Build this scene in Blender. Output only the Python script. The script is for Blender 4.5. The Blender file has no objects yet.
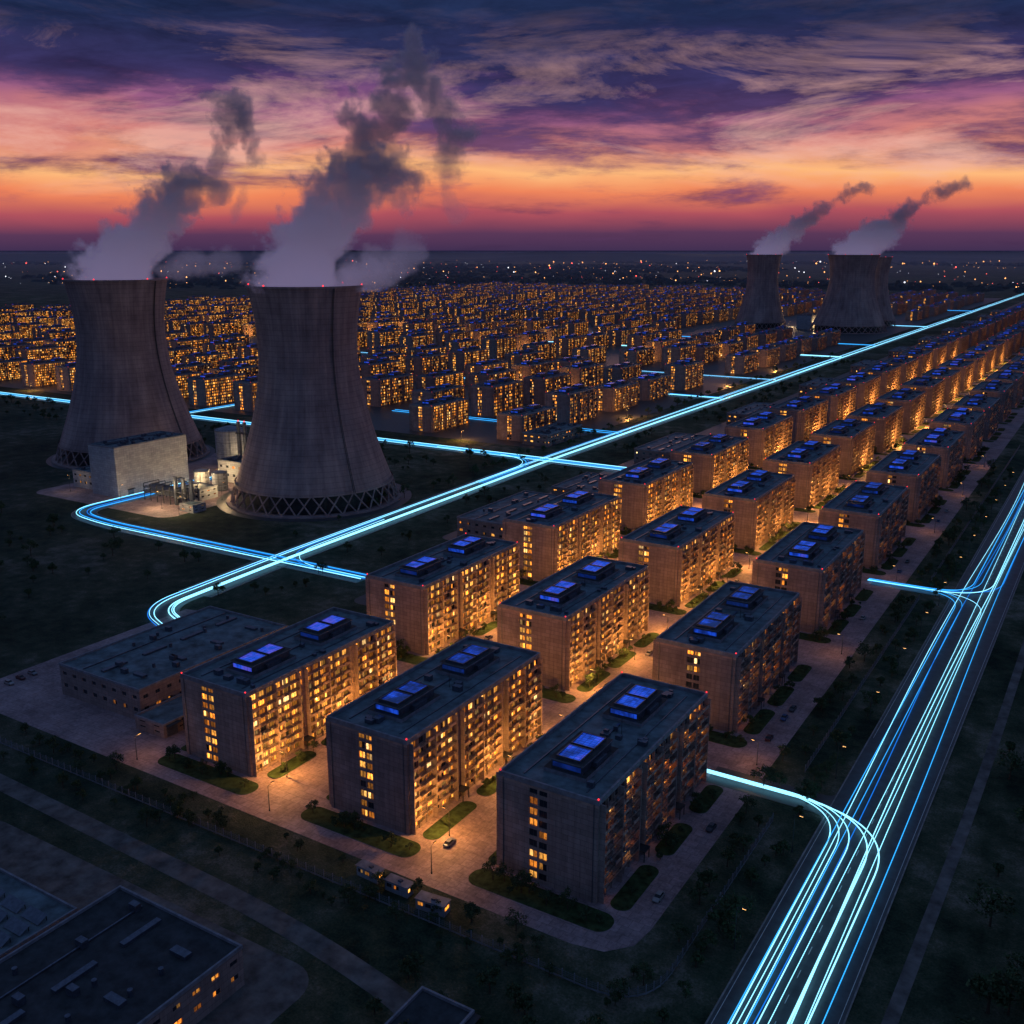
import bpy, bmesh, math, random
from mathutils import Vector, Matrix
random.seed(7)
D=bpy.data
SC=bpy.context.scene
def lin(c):
    return tuple(((x/255)/12.92 if x/255<=0.04045 else ((x/255+0.055)/1.055)**2.4) for x in c)
def link(o,parent=None):
    SC.collection.objects.link(o)
    if parent: o.parent=parent
    return o
class N:
    def __init__(s,tree): s.t=tree; s.n=tree.nodes; s.l=tree.links
    def new(s,typ,ins=None,**kw):
        nd=s.n.new(typ)
        for k,v in kw.items(): setattr(nd,k,v)
        if ins:
            for k,v in ins.items():
                if isinstance(v,bpy.types.NodeSocket): s.l.new(v,nd.inputs[k])
                else: nd.inputs[k].default_value=v
        return nd
    def m(s,op,a,b=None,c=None,clamp=False):
        nd=s.n.new('ShaderNodeMath'); nd.operation=op; nd.use_clamp=clamp
        for i,v in enumerate((a,b,c)):
            if v is None: continue
            if isinstance(v,bpy.types.NodeSocket): s.l.new(v,nd.inputs[i])
            else: nd.inputs[i].default_value=v
        return nd.outputs[0]
    def vm(s,op,a,b=None,out=0):
        nd=s.n.new('ShaderNodeVectorMath'); nd.operation=op
        for i,v in enumerate((a,b)):
            if v is None: continue
            if isinstance(v,bpy.types.NodeSocket): s.l.new(v,nd.inputs[i])
            else: nd.inputs[i].default_value=v
        return nd.outputs[out]
    def mix(s,f,a,b,blend='MIX'):
        nd=s.n.new('ShaderNodeMix'); nd.data_type='RGBA'; nd.blend_type=blend
        for i,v in ((0,f),(6,a),(7,b)):
            if isinstance(v,bpy.types.NodeSocket): s.l.new(v,nd.inputs[i])
            else: nd.inputs[i].default_value=(v if i==0 else (tuple(v)+(1,))[:4])
        return nd.outputs[2]
    def ramp(s,f,stops,interp='LINEAR'):
        nd=s.n.new('ShaderNodeValToRGB'); cr=nd.color_ramp; cr.interpolation=interp
        while len(cr.elements)<len(stops): cr.elements.new(0.5)
        for e,(p,c) in zip(cr.elements,stops):
            e.position=p
            e.color=(c,c,c,1) if isinstance(c,(int,float)) else (tuple(c)+(1,))[:4]
        s.l.new(f,nd.inputs[0]); return nd.outputs[0]
    def noise(s,vec,scale,detail=4,rough=.55,dist=0,out=0):
        nd=s.new('ShaderNodeTexNoise',{'Scale':scale,'Detail':detail,'Roughness':rough,'Distortion':dist})
        if vec is not None: s.l.new(vec,nd.inputs['Vector'])
        return nd.outputs[out]
def mat(name):
    m=D.materials.new(name); m.use_nodes=True; t=m.node_tree; t.nodes.clear()
    h=N(t); h.out=h.new('ShaderNodeOutputMaterial'); return m,h
def pbr(h,**k):
    p=h.new('ShaderNodeBsdfPrincipled',{kk.replace('_',' '):v for kk,v in k.items()})
    h.l.new(p.outputs[0],h.out.inputs[0]); return p
def simple(name,col,rough=.8,metal=0,var=.35,scale=.5,spec=.3):
    m,h=mat(name); tc=h.new('ShaderNodeTexCoord').outputs['Object']
    n=h.noise(tc,scale,5,.6)
    c1=tuple(x*(1-var) for x in col); c2=tuple(x*(1+var) for x in col)
    c=h.ramp(n,[(.3,c1),(.7,c2)])
    p=pbr(h,Base_Color=c,Roughness=rough,Metallic=metal); p.inputs['Specular IOR Level'].default_value=spec
    return m
def emis(name,col,st,samp='AUTO'):
    m,h=mat(name); e=h.new('ShaderNodeEmission',{0:tuple(col)+(1,),1:st}); h.l.new(e.outputs[0],h.out.inputs[0])
    try: m.cycles.emission_sampling=samp
    except Exception: pass
    return m
# ---------------------------------------------------------------- materials
def mk_wall(name,c1,c2):
    m,h=mat(name); tc=h.new('ShaderNodeTexCoord').outputs['Object']
    sp=h.new('ShaderNodeSeparateXYZ',{0:tc})
    u=h.m('ADD',sp.outputs[0],sp.outputs[1])
    cb=h.new('ShaderNodeCombineXYZ',{0:u,1:sp.outputs[2]}).outputs[0]
    br=h.new('ShaderNodeTexBrick',{'Vector':cb,'Scale':1,'Mortar Size':.05,'Brick Width':3.5,'Row Height':1.475,
        'Color1':(.84,.84,.84,1),'Color2':(1.14,1.14,1.14,1),'Mortar':(.48,.48,.48,1)})
    n1=h.noise(tc,.12,5,.65); st=h.new('ShaderNodeMapping',{'Vector':tc,'Scale':(1.2,1.2,.08)}).outputs[0]
    n2=h.noise(st,1,4,.6)
    f=h.m('ADD',h.m('MULTIPLY',n1,.5),h.m('MULTIPLY',n2,.5))
    c=h.ramp(f,[(.33,c1),(.66,c2)])
    c=h.mix(1,c,br.outputs[0],'MULTIPLY')
    r=h.new('ShaderNodeObjectInfo').outputs['Random']
    c=h.mix(1,c,h.ramp(r,[(0,(.75,.75,.8)),(1,(1.15,1.08,1.02))]),'MULTIPLY')
    pbr(h,Base_Color=c,Roughness=.85); return m
M_wall=mk_wall('concrete_wall',(.20,.15,.145),(.38,.30,.28))
M_trim=simple('concrete_trim',(.36,.25,.21),.8)
M_roof=simple('roof_membrane',(.11,.155,.175),.7,0,.6,.22)
M_roofd=simple('roof_bitumen',(.04,.045,.05),.8,0,.5,.3)
M_parapet=simple('parapet',(.2,.21,.24),.6)
M_metal=simple('roof_metal',(.12,.14,.18),.35,.6,.3,1)
M_dark=simple('dark_metal',(.04,.045,.05),.5,.3)
def mk_window():
    m,h=mat('window_glass')
    w=h.new('ShaderNodeAttribute',attribute_name='wid').outputs['Fac']
    lit=h.new('ShaderNodeAttribute',attribute_name='lit',attribute_type='OBJECT').outputs['Fac']
    r=h.new('ShaderNodeObjectInfo').outputs['Random']
    v=h.new('ShaderNodeCombineXYZ',{0:h.m('MULTIPLY',w,913.7),1:h.m('MULTIPLY',r,517.3)}).outputs[0]
    wn=h.new('ShaderNodeTexWhiteNoise',{'Vector':v}); wn.noise_dimensions='3D'
    wn2=h.new('ShaderNodeTexWhiteNoise',{'Vector':h.vm('ADD',v,(31.1,7.7,3.3))})
    on=h.m('LESS_THAN',wn.outputs[0],lit)
    tc=h.new('ShaderNodeTexCoord').outputs['Object']
    cur=h.noise(h.new('ShaderNodeMapping',{'Vector':tc,'Scale':(2.2,2.2,.9)}).outputs[0],1,3,.6)
    cur=h.ramp(cur,[(.3,.2),(.62,1)])
    br=h.m('ADD',h.m('MULTIPLY',h.m('POWER',wn2.outputs[0],2.6),4.0),.26)
    st=h.m('MULTIPLY',h.m('MULTIPLY',on,br),cur)
    sp=h.new('ShaderNodeSeparateColor',{0:wn2.outputs[1]})
    col=h.ramp(sp.outputs[1],[(0,(1,.27,.025)),(.5,(1,.36,.045)),(.85,(1,.46,.09)),(1,(1,.62,.24))])
    p=pbr(h,Base_Color=(.02,.03,.045,1),Roughness=.12)
    h.l.new(col,p.inputs['Emission Color']); h.l.new(st,p.inputs['Emission Strength'])
    try: m.cycles.emission_sampling='NONE'
    except Exception: pass
    return m
M_win=mk_window()
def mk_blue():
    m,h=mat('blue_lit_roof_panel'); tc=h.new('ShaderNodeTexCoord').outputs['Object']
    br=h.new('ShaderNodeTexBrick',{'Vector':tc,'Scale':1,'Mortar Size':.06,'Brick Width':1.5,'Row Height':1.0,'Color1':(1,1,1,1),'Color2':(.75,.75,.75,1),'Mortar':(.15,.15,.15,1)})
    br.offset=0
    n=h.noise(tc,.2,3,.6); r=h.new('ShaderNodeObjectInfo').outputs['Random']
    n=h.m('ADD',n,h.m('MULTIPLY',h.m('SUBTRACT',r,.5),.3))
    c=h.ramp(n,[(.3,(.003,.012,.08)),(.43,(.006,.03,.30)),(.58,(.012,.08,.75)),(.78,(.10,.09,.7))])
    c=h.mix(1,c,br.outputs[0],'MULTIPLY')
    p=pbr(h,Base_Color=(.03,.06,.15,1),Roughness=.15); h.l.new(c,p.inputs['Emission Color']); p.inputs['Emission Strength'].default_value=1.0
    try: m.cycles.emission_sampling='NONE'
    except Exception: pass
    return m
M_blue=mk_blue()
M_red=emis('red_beacon',(1,.03,.04),2.6,'NONE')
M_lampglow=emis('lamp_glow',(1,.5,.15),6,'NONE')
def mk_ground():
    m,h=mat('ground_grass_soil'); tc=h.new('ShaderNodeTexCoord').outputs['Object']
    a=h.noise(tc,.014,6,.65); b=h.noise(tc,.11,6,.7); c=h.noise(tc,1.6,4,.7)
    f=h.m('ADD',h.m('MULTIPLY',a,.45),h.m('ADD',h.m('MULTIPLY',b,.35),h.m('MULTIPLY',c,.2)))
    col=h.ramp(f,[(.40,(.010,.022,.016)),(.47,(.035,.058,.034)),(.53,(.085,.10,.065)),(.60,(.22,.20,.165))])
    big=h.noise(tc,.0012,4,.6)
    col=h.mix(h.ramp(big,[(.45,0),(.65,.5)]),col,(.022,.035,.036))
    pp=pbr(h,Base_Color=col,Roughness=.95); pp.inputs['Specular IOR Level'].default_value=.1
    bp=h.new('ShaderNodeBump',{'Height':f,'Strength':.9,'Distance':3}); h.l.new(bp.outputs[0],pp.inputs['Normal'])
    return m
M_ground=mk_ground()
def mk_paving(name,c1,c2,bw=3):
    m,h=mat(name); tc=h.new('ShaderNodeTexCoord').outputs['Object']
    br=h.new('ShaderNodeTexBrick',{'Vector':tc,'Scale':1,'Mortar Size':.06,'Brick Width':bw,'Row Height':bw,'Color1':(.85,.85,.85,1),'Color2':(1.12,1.12,1.12,1),'Mortar':(.55,.55,.55,1)})
    f=h.m('ADD',h.m('MULTIPLY',h.noise(tc,.06,6,.7),.6),h.m('MULTIPLY',h.noise(tc,.9,4,.7),.4))
    c=h.mix(1,h.ramp(f,[(.38,c1),(.6,c2)]),br.outputs[0],'MULTIPLY')
    pbr(h,Base_Color=c,Roughness=.75); return m
M_pave=mk_paving('paving',(.15,.105,.115),(.38,.28,.29))
M_asph=simple('asphalt',(.05,.055,.06),.5,0,.35,.3,.5)
M_dirt=simple('dirt_track',(.12,.115,.11),.95,0,.6,.2)
M_lawn=simple('lawn_grass',(.035,.06,.025),.95,0,.6,.5,.1)
M_kerb=simple('kerb_stone',(.25,.23,.22),.8)
M_paint=simple('road_paint',(.6,.6,.58),.7,0,.3,2)
def mk_tower():
    m,h=mat('tower_concrete'); tc=h.new('ShaderNodeTexCoord').outputs['Object']
    sp=h.new('ShaderNodeSeparateXYZ',{0:tc})
    ring=h.m('PINGPONG',sp.outputs[2],1.6); ring=h.ramp(h.m('DIVIDE',ring,1.6),[(0,.6),(.14,1)])
    ang=h.m('ARCTAN2',sp.outputs[1],sp.outputs[0])
    st=h.new('ShaderNodeCombineXYZ',{0:h.m('MULTIPLY',h.m('SINE',ang),11),1:h.m('MULTIPLY',h.m('COSINE',ang),11),2:h.m('MULTIPLY',sp.outputs[2],.022)}).outputs[0]
    n=h.noise(st,1,6,.7); n2=h.noise(tc,.045,6,.7)
    f=h.m('ADD',h.m('MULTIPLY',n,.5),h.m('MULTIPLY',n2,.5))
    c=h.ramp(f,[(.36,(.16,.11,.115)),(.5,(.28,.205,.20)),(.64,(.42,.31,.285))])
    g=h.new('ShaderNodeCombineXYZ',{0:ring,1:ring,2:ring}).outputs[0]
    c=h.mix(1,c,g,'MULTIPLY')
    pbr(h,Base_Color=c,Roughness=.9); return m
M_tower=mk_tower()
M_white=mk_wall('painted_cladding',(.26,.29,.34),(.42,.46,.50))
M_clad=mk_wall('warehouse_cladding',(.2,.16,.15),(.34,.27,.25))
M_bark=simple('bark',(.07,.05,.035),.9)
M_leaf=simple('foliage',(.05,.08,.038),.8,0,.6,.8,.15)
M_trail=[emis('trail_cyan',(.03,.36,.92),1.7),emis('trail_white',(.25,.72,1),2.2),emis('trail_blue',(.008,.17,.72),1.3)]
# ---------------------------------------------------------------- mesh builder
class MB:
    def __init__(s): s.v=[]; s.f=[]; s.m=[]; s.w=[]; s.mats=[]
    def mi(s,m):
        if m not in s.mats: s.mats.append(m)
        return s.mats.index(m)
    def face(s,pts,m,w=0.0):
        i=len(s.v); s.v+= [tuple(p) for p in pts]; s.f.append(tuple(range(i,i+len(pts)))); s.m.append(s.mi(m)); s.w.append(w)
    def box(s,x0,x1,y0,y1,z0,z1,m,top=None,bottom=True):
        P=[(x0,y0,z0),(x1,y0,z0),(x1,y1,z0),(x0,y1,z0),(x0,y0,z1),(x1,y0,z1),(x1,y1,z1),(x0,y1,z1)]
        F=[(0,1,5,4),(1,2,6,5),(2,3,7,6),(3,0,4,7)]
        for f in F: s.face([P[k] for k in f],m)
        s.face([P[k] for k in (4,5,6,7)],top or m)
        if bottom: s.face([P[k] for k in (3,2,1,0)],m)
    def cyl(s,x,y,z0,z1,r0,r1,m,n=12,cap=True):
        a=[(x+r0*math.cos(2*math.pi*i/n),y+r0*math.sin(2*math.pi*i/n),z0) for i in range(n)]
        b=[(x+r1*math.cos(2*math.pi*i/n),y+r1*math.sin(2*math.pi*i/n),z1) for i in range(n)]
        for i in range(n):
            j=(i+1)%n; s.face([a[i],a[j],b[j],b[i]],m)
        if cap: s.face(b,m)
    def beam(s,p,q,r,m,n=5):
        p=Vector(p);q=Vector(q);d=(q-p).normalized(); up=Vector((0,0,1)) if abs(d.z)<.9 else Vector((1,0,0))
        a=d.cross(up).normalized(); b=d.cross(a)
        A=[p+(a*math.cos(2*math.pi*i/n)+b*math.sin(2*math.pi*i/n))*r for i in range(n)]
        B=[x+(q-p) for x in A]
        for i in range(n):
            j=(i+1)%n; s.face([A[j],A[i],B[i],B[j]],m)
        s.face(A,m); s.face(B[::-1],m)
    def ball(s,x,y,z,r,m,n=6):
        for i in range(n):
            a0=2*math.pi*i/n;a1=2*math.pi*(i+1)/n
            for j in range(4):
                t0=-math.pi/2+math.pi*j/4;t1=t0+math.pi/4
                P=[(x+r*math.cos(t)*math.cos(a),y+r*math.cos(t)*math.sin(a),z+r*math.sin(t)) for a,t in ((a0,t0),(a1,t0),(a1,t1),(a0,t1))]
                s.face(P,m)
    def mesh(s,name):
        me=D.meshes.new(name); me.from_pydata(s.v,[],s.f)
        for m in s.mats: me.materials.append(m)
        me.polygons.foreach_set('material_index',s.m)
        at=me.attributes.new('wid','FLOAT','FACE'); at.data.foreach_set('value',s.w)
        me.update(); return me
    def obj(s,name,loc=(0,0,0)):
        o=D.objects.new(name,s.mesh(name)); o.location=loc; return link(o)
def facade(mb,o,ud,n,ucells,vcells,typ,depth=.35,wall=None):
    wall=wall or M_wall
    o=Vector(o);ud=Vector(ud);n=Vector(n);Z=Vector((0,0,1))
    u=0
    for i,(uw,uk) in enumerate(ucells):
        v=0
        if uk==0:
            Ht=sum(c[0] for c in vcells)
            mb.face([o+ud*u,o+ud*(u+uw),o+ud*(u+uw)+Z*Ht,o+ud*u+Z*Ht],wall)
        else:
            for j,(vh,vk) in enumerate(vcells):
                a=o+ud*u+Z*v;b=a+ud*uw;c=b+Z*vh;d=a+Z*vh
                if vk==0: mb.face([a,b,c,d],wall)
                else:
                    k=-n*depth
                    mb.face([a,b,b+k,a+k],M_trim); mb.face([b,c,c+k,b+k],M_trim); mb.face([c,d,d+k,c+k],M_trim); mb.face([d,a,a+k,d+k],M_trim)
                    npn=max(1,int(round(uw/1.05))); g=.1
                    for q in range(npn):
                        x0=uw*q/npn+g;x1=uw*(q+1)/npn-g
                        A=a+k+ud*x0+Z*g;B=a+k+ud*x1+Z*g
                        w=random.random() if (q==0 or random.random()<.55) else w
                        mb.face([A,B,B+Z*(vh-2*g),A+Z*(vh-2*g)],M_win,w)
                    kk=k*1.12
                    mb.face([a+kk,b+kk,c+kk,d+kk],M_dark)
                v+=vh
        u+=uw
W,L,FL,SH=28.0,71.0,9,2.95
H=FL*SH+.5
def apartment(seed):
    random.seed(seed); mb=MB()
    x0,x1,y0,y1=-W/2,W/2,-L/2,L/2
    vl=[(.5,0)]
    for k in range(FL): vl+=[(.5,0),(2.0,1),(SH-2.5,0)]
    nb=20; bay=(L-2.0)/nb
    solid=(6,13)
    uc=[(1.0,0)]
    for i in range(nb):
        if i in solid: uc+=[(bay*.36,0),(bay*.28,1),(bay*.36,0)]
        else: uc+=[(.25,0),(bay-.5,1),(.25,0)]
    uc+=[(1.0,0)]
    facade(mb,(x1,y0,0),(0,1,0),(1,0,0),uc,vl,None)
    facade(mb,(x0,y1,0),(0,-1,0),(-1,0,0),uc,vl,None)
    ue=[(8.8,0),(2.3,1),(.5,0),(2.3,1),(W-13.9,0)] if seed!=2 else [(11.2,0),(2.1,1),(.4,0),(2.1,1),(W-15.8,0)]
    facade(mb,(x0,y0,0),(1,0,0),(0,-1,0),ue,vl,None,.25)
    facade(mb,(x1,y1,0),(-1,0,0),(0,1,0),ue,vl,None,.25)
    # end wall rain pipes and floor bands
    for xx in (x0+1.2,x1-1.2): mb.beam((xx,y0-.12,0),(xx,y0-.12,H-.3),.1,M_metal,5)
    mb.box(x0-.06,x1+.06,y0-.07,y0-.005,H-1.0,H-.4,M_trim)
    for sx,xx in ((1,x1),(-1,x0)):
        for i in range(nb):
            ya=y0+1+i*bay; yb=ya+bay
            if i in solid: continue
            for k in range(1,FL):
                z=.5+k*SH
                a,b=(xx+.002*sx,xx+1.2*sx) if sx>0 else (xx-1.2,xx-.002)
                mb.box(a,b,ya+.16,yb-.16,z+.12,z+.28,M_trim)
                f0,f1=(b-.08,b) if sx>0 else (a,a+.08)
                if i%3==0 or random.random()<.15: mb.box(f0,f1,ya+.2,yb-.2,z+.28,z+1.05,M_trim)
                else:
                    mb.box(f0,f1,ya+.2,yb-.2,z+.93,z+1.0,M_dark)
                    for q in range(6):
                        yy=ya+.3+q*(bay-.6)/5; mb.box(f0+.01,f1-.01,yy-.03,yy+.03,z+.28,z+.93,M_dark,bottom=False)
                if random.random()<.14:
                    cx=xx+sx*.9; mb.box(cx-.25,cx+.25,ya+.5,ya+1.3,z+.29,z+.9,M_parapet)
        for i in range(nb+1):
            ya=y0+1+i*bay
            d=1.45 if i in (0,3,6,7,10,13,14,17,20) else .4
            a,b=(xx+.004,xx+d) if sx>0 else (xx-d,xx-.004)
            mb.box(a,b,ya-.14,ya+.14,0,H-.2,M_wall)
        for yy in (y0+1+6.5*bay,y0+1+13.5*bay):
            a,b=(xx,xx+3) if sx>0 else (xx-3,xx)
            mb.box(a+(.01 if sx>0 else 0),b-(.01 if sx<0 else 0),yy-1.7,yy+1.7,3.0,3.3,M_dark)
            mb.box(*( (b-.3,b-.1) if sx>0 else (a+.1,a+.3)),yy-1.6,yy-1.4,0,3.0,M_dark)
            mb.box(*( (b-.3,b-.1) if sx>0 else (a+.1,a+.3)),yy+1.4,yy+1.6,0,3.0,M_dark)
    mb.face([(x0,y0,H+.05),(x1,y0,H+.05),(x1,y1,H+.05),(x0,y1,H+.05)],M_roof)
    t=.45;pz=H+1.1
    for a in ((x0-.1,x1+.1,y0-.1,y0+t),(x0-.1,x1+.1,y1-t,y1+.1),(x0-.1,x0+t,y0+t,y1-t),(x1-t,x1+.1,y0+t,y1-t)):
        mb.box(*a,H-.25,pz,M_parapet)
    for yc in (-17+random.uniform(-2,2),15+random.uniform(-2,2)):
        xc=random.uniform(-1,1); hw,hl=4.4,8.2
        mb.box(xc-hw-1.6,xc+hw+1.6,yc-hl-1.2,yc+hl+1.2,H+.05,H+1.2,M_parapet,M_roofd)
        mb.box(xc-hw,xc+hw,yc-hl,yc+hl,H+1.2,H+3.4,M_metal,M_dark)
        mb.box(xc-hw-.4,xc+hw+.4,yc-hl-.4,yc+hl+.4,H+3.4,H+3.75,M_parapet,M_roofd)
        for q in range(2):
            ya=yc-hl+.9+q*(hl-.4); yb=ya+hl-1.8
            z0,z1=H+3.9,H+4.3
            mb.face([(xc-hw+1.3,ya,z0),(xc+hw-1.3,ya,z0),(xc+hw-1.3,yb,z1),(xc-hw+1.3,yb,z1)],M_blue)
            for (ax,bx,ay,by) in ((xc-hw+1.0,xc+hw-1.0,ya-.3,ya-.02),(xc-hw+1.0,xc+hw-1.0,yb+.02,yb+.3),(xc-hw+1.0,xc-hw+1.28,ya,yb),(xc+hw-1.28,xc+hw-1.0,ya,yb)):
                mb.box(ax,bx,ay,by,H+3.76,H+4.45,M_metal)
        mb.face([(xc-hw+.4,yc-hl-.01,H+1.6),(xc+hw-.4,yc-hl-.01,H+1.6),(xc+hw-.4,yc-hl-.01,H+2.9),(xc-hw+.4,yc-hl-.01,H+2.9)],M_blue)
        mb.box(xc+hw+.1,xc+hw+1.4,yc-3,yc+3,H+1.21,H+2.5,M_metal)
        for dy in (4,1.5,-2): mb.cyl(xc-hw-.85,yc+dy,H+1.2,H+2.3,.6,.6,M_metal,8)
    for q in range(12):
        x=random.uniform(-11.5,11.5);y=random.choice((-30,-28,0,1,-2,29,30))+random.uniform(-1.5,1.5)
        s=random.uniform(.5,1.3); mb.box(x-s,x+s,y-s*.8,y+s*.8,H+.06,H+random.uniform(.8,1.8),M_metal)
    mb.box(-.3,.3,-6,5,H+.1,H+.5,M_metal); mb.box(-9,-8.6,-32,32,H+.1,H+.35,M_metal)
    mb.box(8.8,9.1,-32,32,H+.1,H+.3,M_metal)
    mb.beam((3,0,H),(3,0,H+5),.08,M_dark); mb.beam((2,0,H+4),(4,0,H+4),.05,M_dark)
    for a in (x0+.2,x1-.2):
        for b in (y0+.2,y1-.2):
            if random.random()<.6: mb.ball(a,b,pz+.25,.24,M_red,5)
    return mb.mesh('apartment_mesh')
APT=[apartment(s) for s in (1,2,3)]
random.seed(11)
def place(me,name,x,y,z=0,sc=(1,1,1),rz=0,lit=None):
    o=D.objects.new(name,me); o.location=(x,y,z); o.scale=sc; o.rotation_euler=(0,0,rz)
    if lit is not None: o['lit']=float(lit)
    return link(o)
CX1=(-108.3,-165.5,-225.5); CX2=(-111,-174,-237)
ROWY=[228.5+104*i for i in range(36)]
def cxx(ci,ri): return CX1[ci] if ri==0 else CX2[ci]
for ci in range(3):
    for ri,cy in enumerate(ROWY):
        lit=(.5,.9,.97)[ci]*random.uniform(.92,1.04)
        place(APT[(ci+ri)%3],'apartment_building',cxx(ci,ri),cy,sc=(1,1,random.uniform(.97,1.03)),lit=lit)
yy=735; row=0
while yy<3650:
    xx=-440
    while xx>-2350:
        skip=random.random()<.09 or (yy>1850 and yy<2400 and xx>-760) or row in (5,12) or (-900>xx>-960) or (-1500>xx>-1560)
        if not skip:
            place(APT[random.randrange(3)],'apartment_building',xx+random.uniform(-4,4),yy+random.uniform(-4,4),
              sc=(.85,.8,random.uniform(.72,1.06)),lit=random.uniform(.45,.95))
        xx-=68 if int(xx)%5 else 84
    yy+=92; row+=1
# ---------------------------------------------------------------- ground
mb=MB(); S=40000
mb.face([(-S,-S,0),(S,-S,0),(S,S,0),(-S,S,0)],M_ground); mb.obj('ground')
def rrect(x0,x1,y0,y1,r,n=6):
    P=[]
    for cx,cy,a0 in ((x1-r,y0+r,-90),(x1-r,y1-r,0),(x0+r,y1-r,90),(x0+r,y0+r,180)):
        for i in range(n+1):
            a=math.radians(a0+90*i/n); P.append((cx+r*math.cos(a),cy+r*math.sin(a)))
    return P
def slab(mb,P,z0,z1,side,top):
    n=len(P)
    mb.face([(x,y,z1) for x,y in P],top)
    for i in range(n):
        a=P[i];b=P[(i+1)%n]; mb.face([(a[0],a[1],z0),(b[0],b[1],z0),(b[0],b[1],z1),(a[0],a[1],z1)],side)
mb=MB(); slab(mb,[(-345,179),(-93,177),(-85,178.5),(-80,184),(-79,191),(-79,4200),(-262,4200),(-262,296),(-322,290),(-345,284)],0,.08,M_kerb,M_pave); mb.obj('pavement')
mb=MB(); mb.face([(-2400,690,.03),(-395,690,.03),(-395,3750,.03),(-2400,3750,.03)],M_asph); mb.obj('estate_pavement')
mb=MB()
for ci in range(3):
    for ri,cy in enumerate(ROWY):
        cx=cxx(ci,ri)
        j=lambda: random.uniform(-1.2,1.2)
        slab(mb,rrect(cx-19,cx-14.3,cy-34+j(),cy+40+j(),2),.08,.2,M_kerb,M_lawn)
        slab(mb,rrect(cx-19,cx+21,cy-45,cy-37.3,3.5),.08,.2,M_kerb,M_lawn)
        slab(mb,rrect(cx+16.5,cx+22,cy-34+j(),cy-13+j(),2.6),.08,.2,M_kerb,M_lawn)
        slab(mb,rrect(cx+16.5,cx+22,cy-8+j(),cy+10+j(),2.6),.08,.2,M_kerb,M_lawn)
        slab(mb,rrect(cx+16.5,cx+22,cy+16+j(),cy+34+j(),2.6),.08,.2,M_kerb,M_lawn)
mb.obj('lawn')
mb=MB()
slab(mb,rrect(-316,-262.5,436,4000,6),0,.06,M_kerb,M_asph); slab(mb,rrect(-290,-262.6,330,425,6),0,.06,M_kerb,M_asph)
slab(mb,rrect(-260,-134,40,139,8),0,.05,M_dirt,M_dirt)
slab(mb,rrect(-610,-478,384,545,10),0,.05,M_kerb,M_pave)
mb.obj('service_yard')
# ---------------------------------------------------------------- paths
def fillet(P,r,n=10):
    P=[Vector((p[0],p[1])) for p in P]; out=[P[0]]
    for i in range(1,len(P)-1):
        a=(P[i-1]-P[i]);b=(P[i+1]-P[i]);la,lb=a.length,b.length;a.normalize();b.normalize()
        rr=min(r,la*.49,lb*.49); s=P[i]+a*rr;e=P[i]+b*rr
        for k in range(n+1):
            t=k/n; out.append(s*(1-t)**2+P[i]*2*t*(1-t)+e*t*t)
    out.append(P[-1]); return out
def offs(P,o):
    R=[]
    for i,p in enumerate(P):
        a=P[max(0,i-1)];b=P[min(len(P)-1,i+1)]; d=(b-a).normalized(); R.append(p+Vector((-d.y,d.x))*o)
    return R
def road(path,w,z,name='road',kerb=True,mark=True,mt=None):
    mt=mt or M_asph
    mb=MB(); A=offs(path,w/2);B=offs(path,-w/2)
    for i in range(len(path)-1):
        mb.face([(*B[i],z),(*B[i+1],z),(*A[i+1],z),(*A[i],z)],mt)
    if kerb:
        for o1,o2 in ((w/2,w/2+.35),(-w/2-.35,-w/2)):
            a=offs(path,o1);b=offs(path,o2)
            for i in range(len(path)-1):
                mb.face([(*a[i],z+.13),(*a[i+1],z+.13),(*b[i+1],z+.13),(*b[i],z+.13)],M_kerb)
                mb.face([(*a[i],0),(*a[i+1],0),(*a[i+1],z+.13),(*a[i],z+.13)],M_kerb)
                mb.face([(*b[i],0),(*b[i+1],0),(*b[i+1],z+.13),(*b[i],z+.13)],M_kerb)
    if mark:
        for o in (0,w/2-.8,-w/2+.8):
            for i in range(len(path)-1):
                p,q=path[i],path[i+1]; l=(q-p).length; d=(q-p)/max(l,1e-6); nn=Vector((-d.y,d.x))
                if o==0:
                    s=0
                    while s+3<min(l,1500):
                        a=p+d*s;b=a+d*3; mb.face([(*(a-nn*.08),z+.012),(*(b-nn*.08),z+.012),(*(b+nn*.08),z+.012),(*(a+nn*.08),z+.012)],M_paint); s+=9
                else:
                    a=p+nn*o;b=q+nn*o; mb.face([(*(a-nn*.07),z+.012),(*(b-nn*.07),z+.012),(*(b+nn*.07),z+.012),(*(a+nn*.07),z+.012)],M_paint)
    return mb.obj(name)
def straight(a,b,n=1):
    a=Vector(a);b=Vector(b); return [a.lerp(b,i/n) for i in range(n+1)]
def trail(paths,name='light_trail'):
    cu=D.curves.new(name,'CURVE'); cu.dimensions='3D'; cu.bevel_depth=1.0; cu.bevel_resolution=1
    for m in M_trail: cu.materials.append(m)
    for P,r,mi,z in paths:
        sp=cu.splines.new('POLY'); sp.points.add(len(P)-1)
        for i,p in enumerate(P):
            sp.points[i].co=(p.x,p.y,z,1); sp.points[i].radius=r
        sp.material_index=mi
    o=D.objects.new(name,cu); return link(o)
def resample(P,step):
    out=[P[0]]
    for i in range(len(P)-1):
        l=(P[i+1]-P[i]).length; n=max(1,int(l/step))
        for k in range(1,n+1): out.append(P[i].lerp(P[i+1],k/n))
    return out
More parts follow.
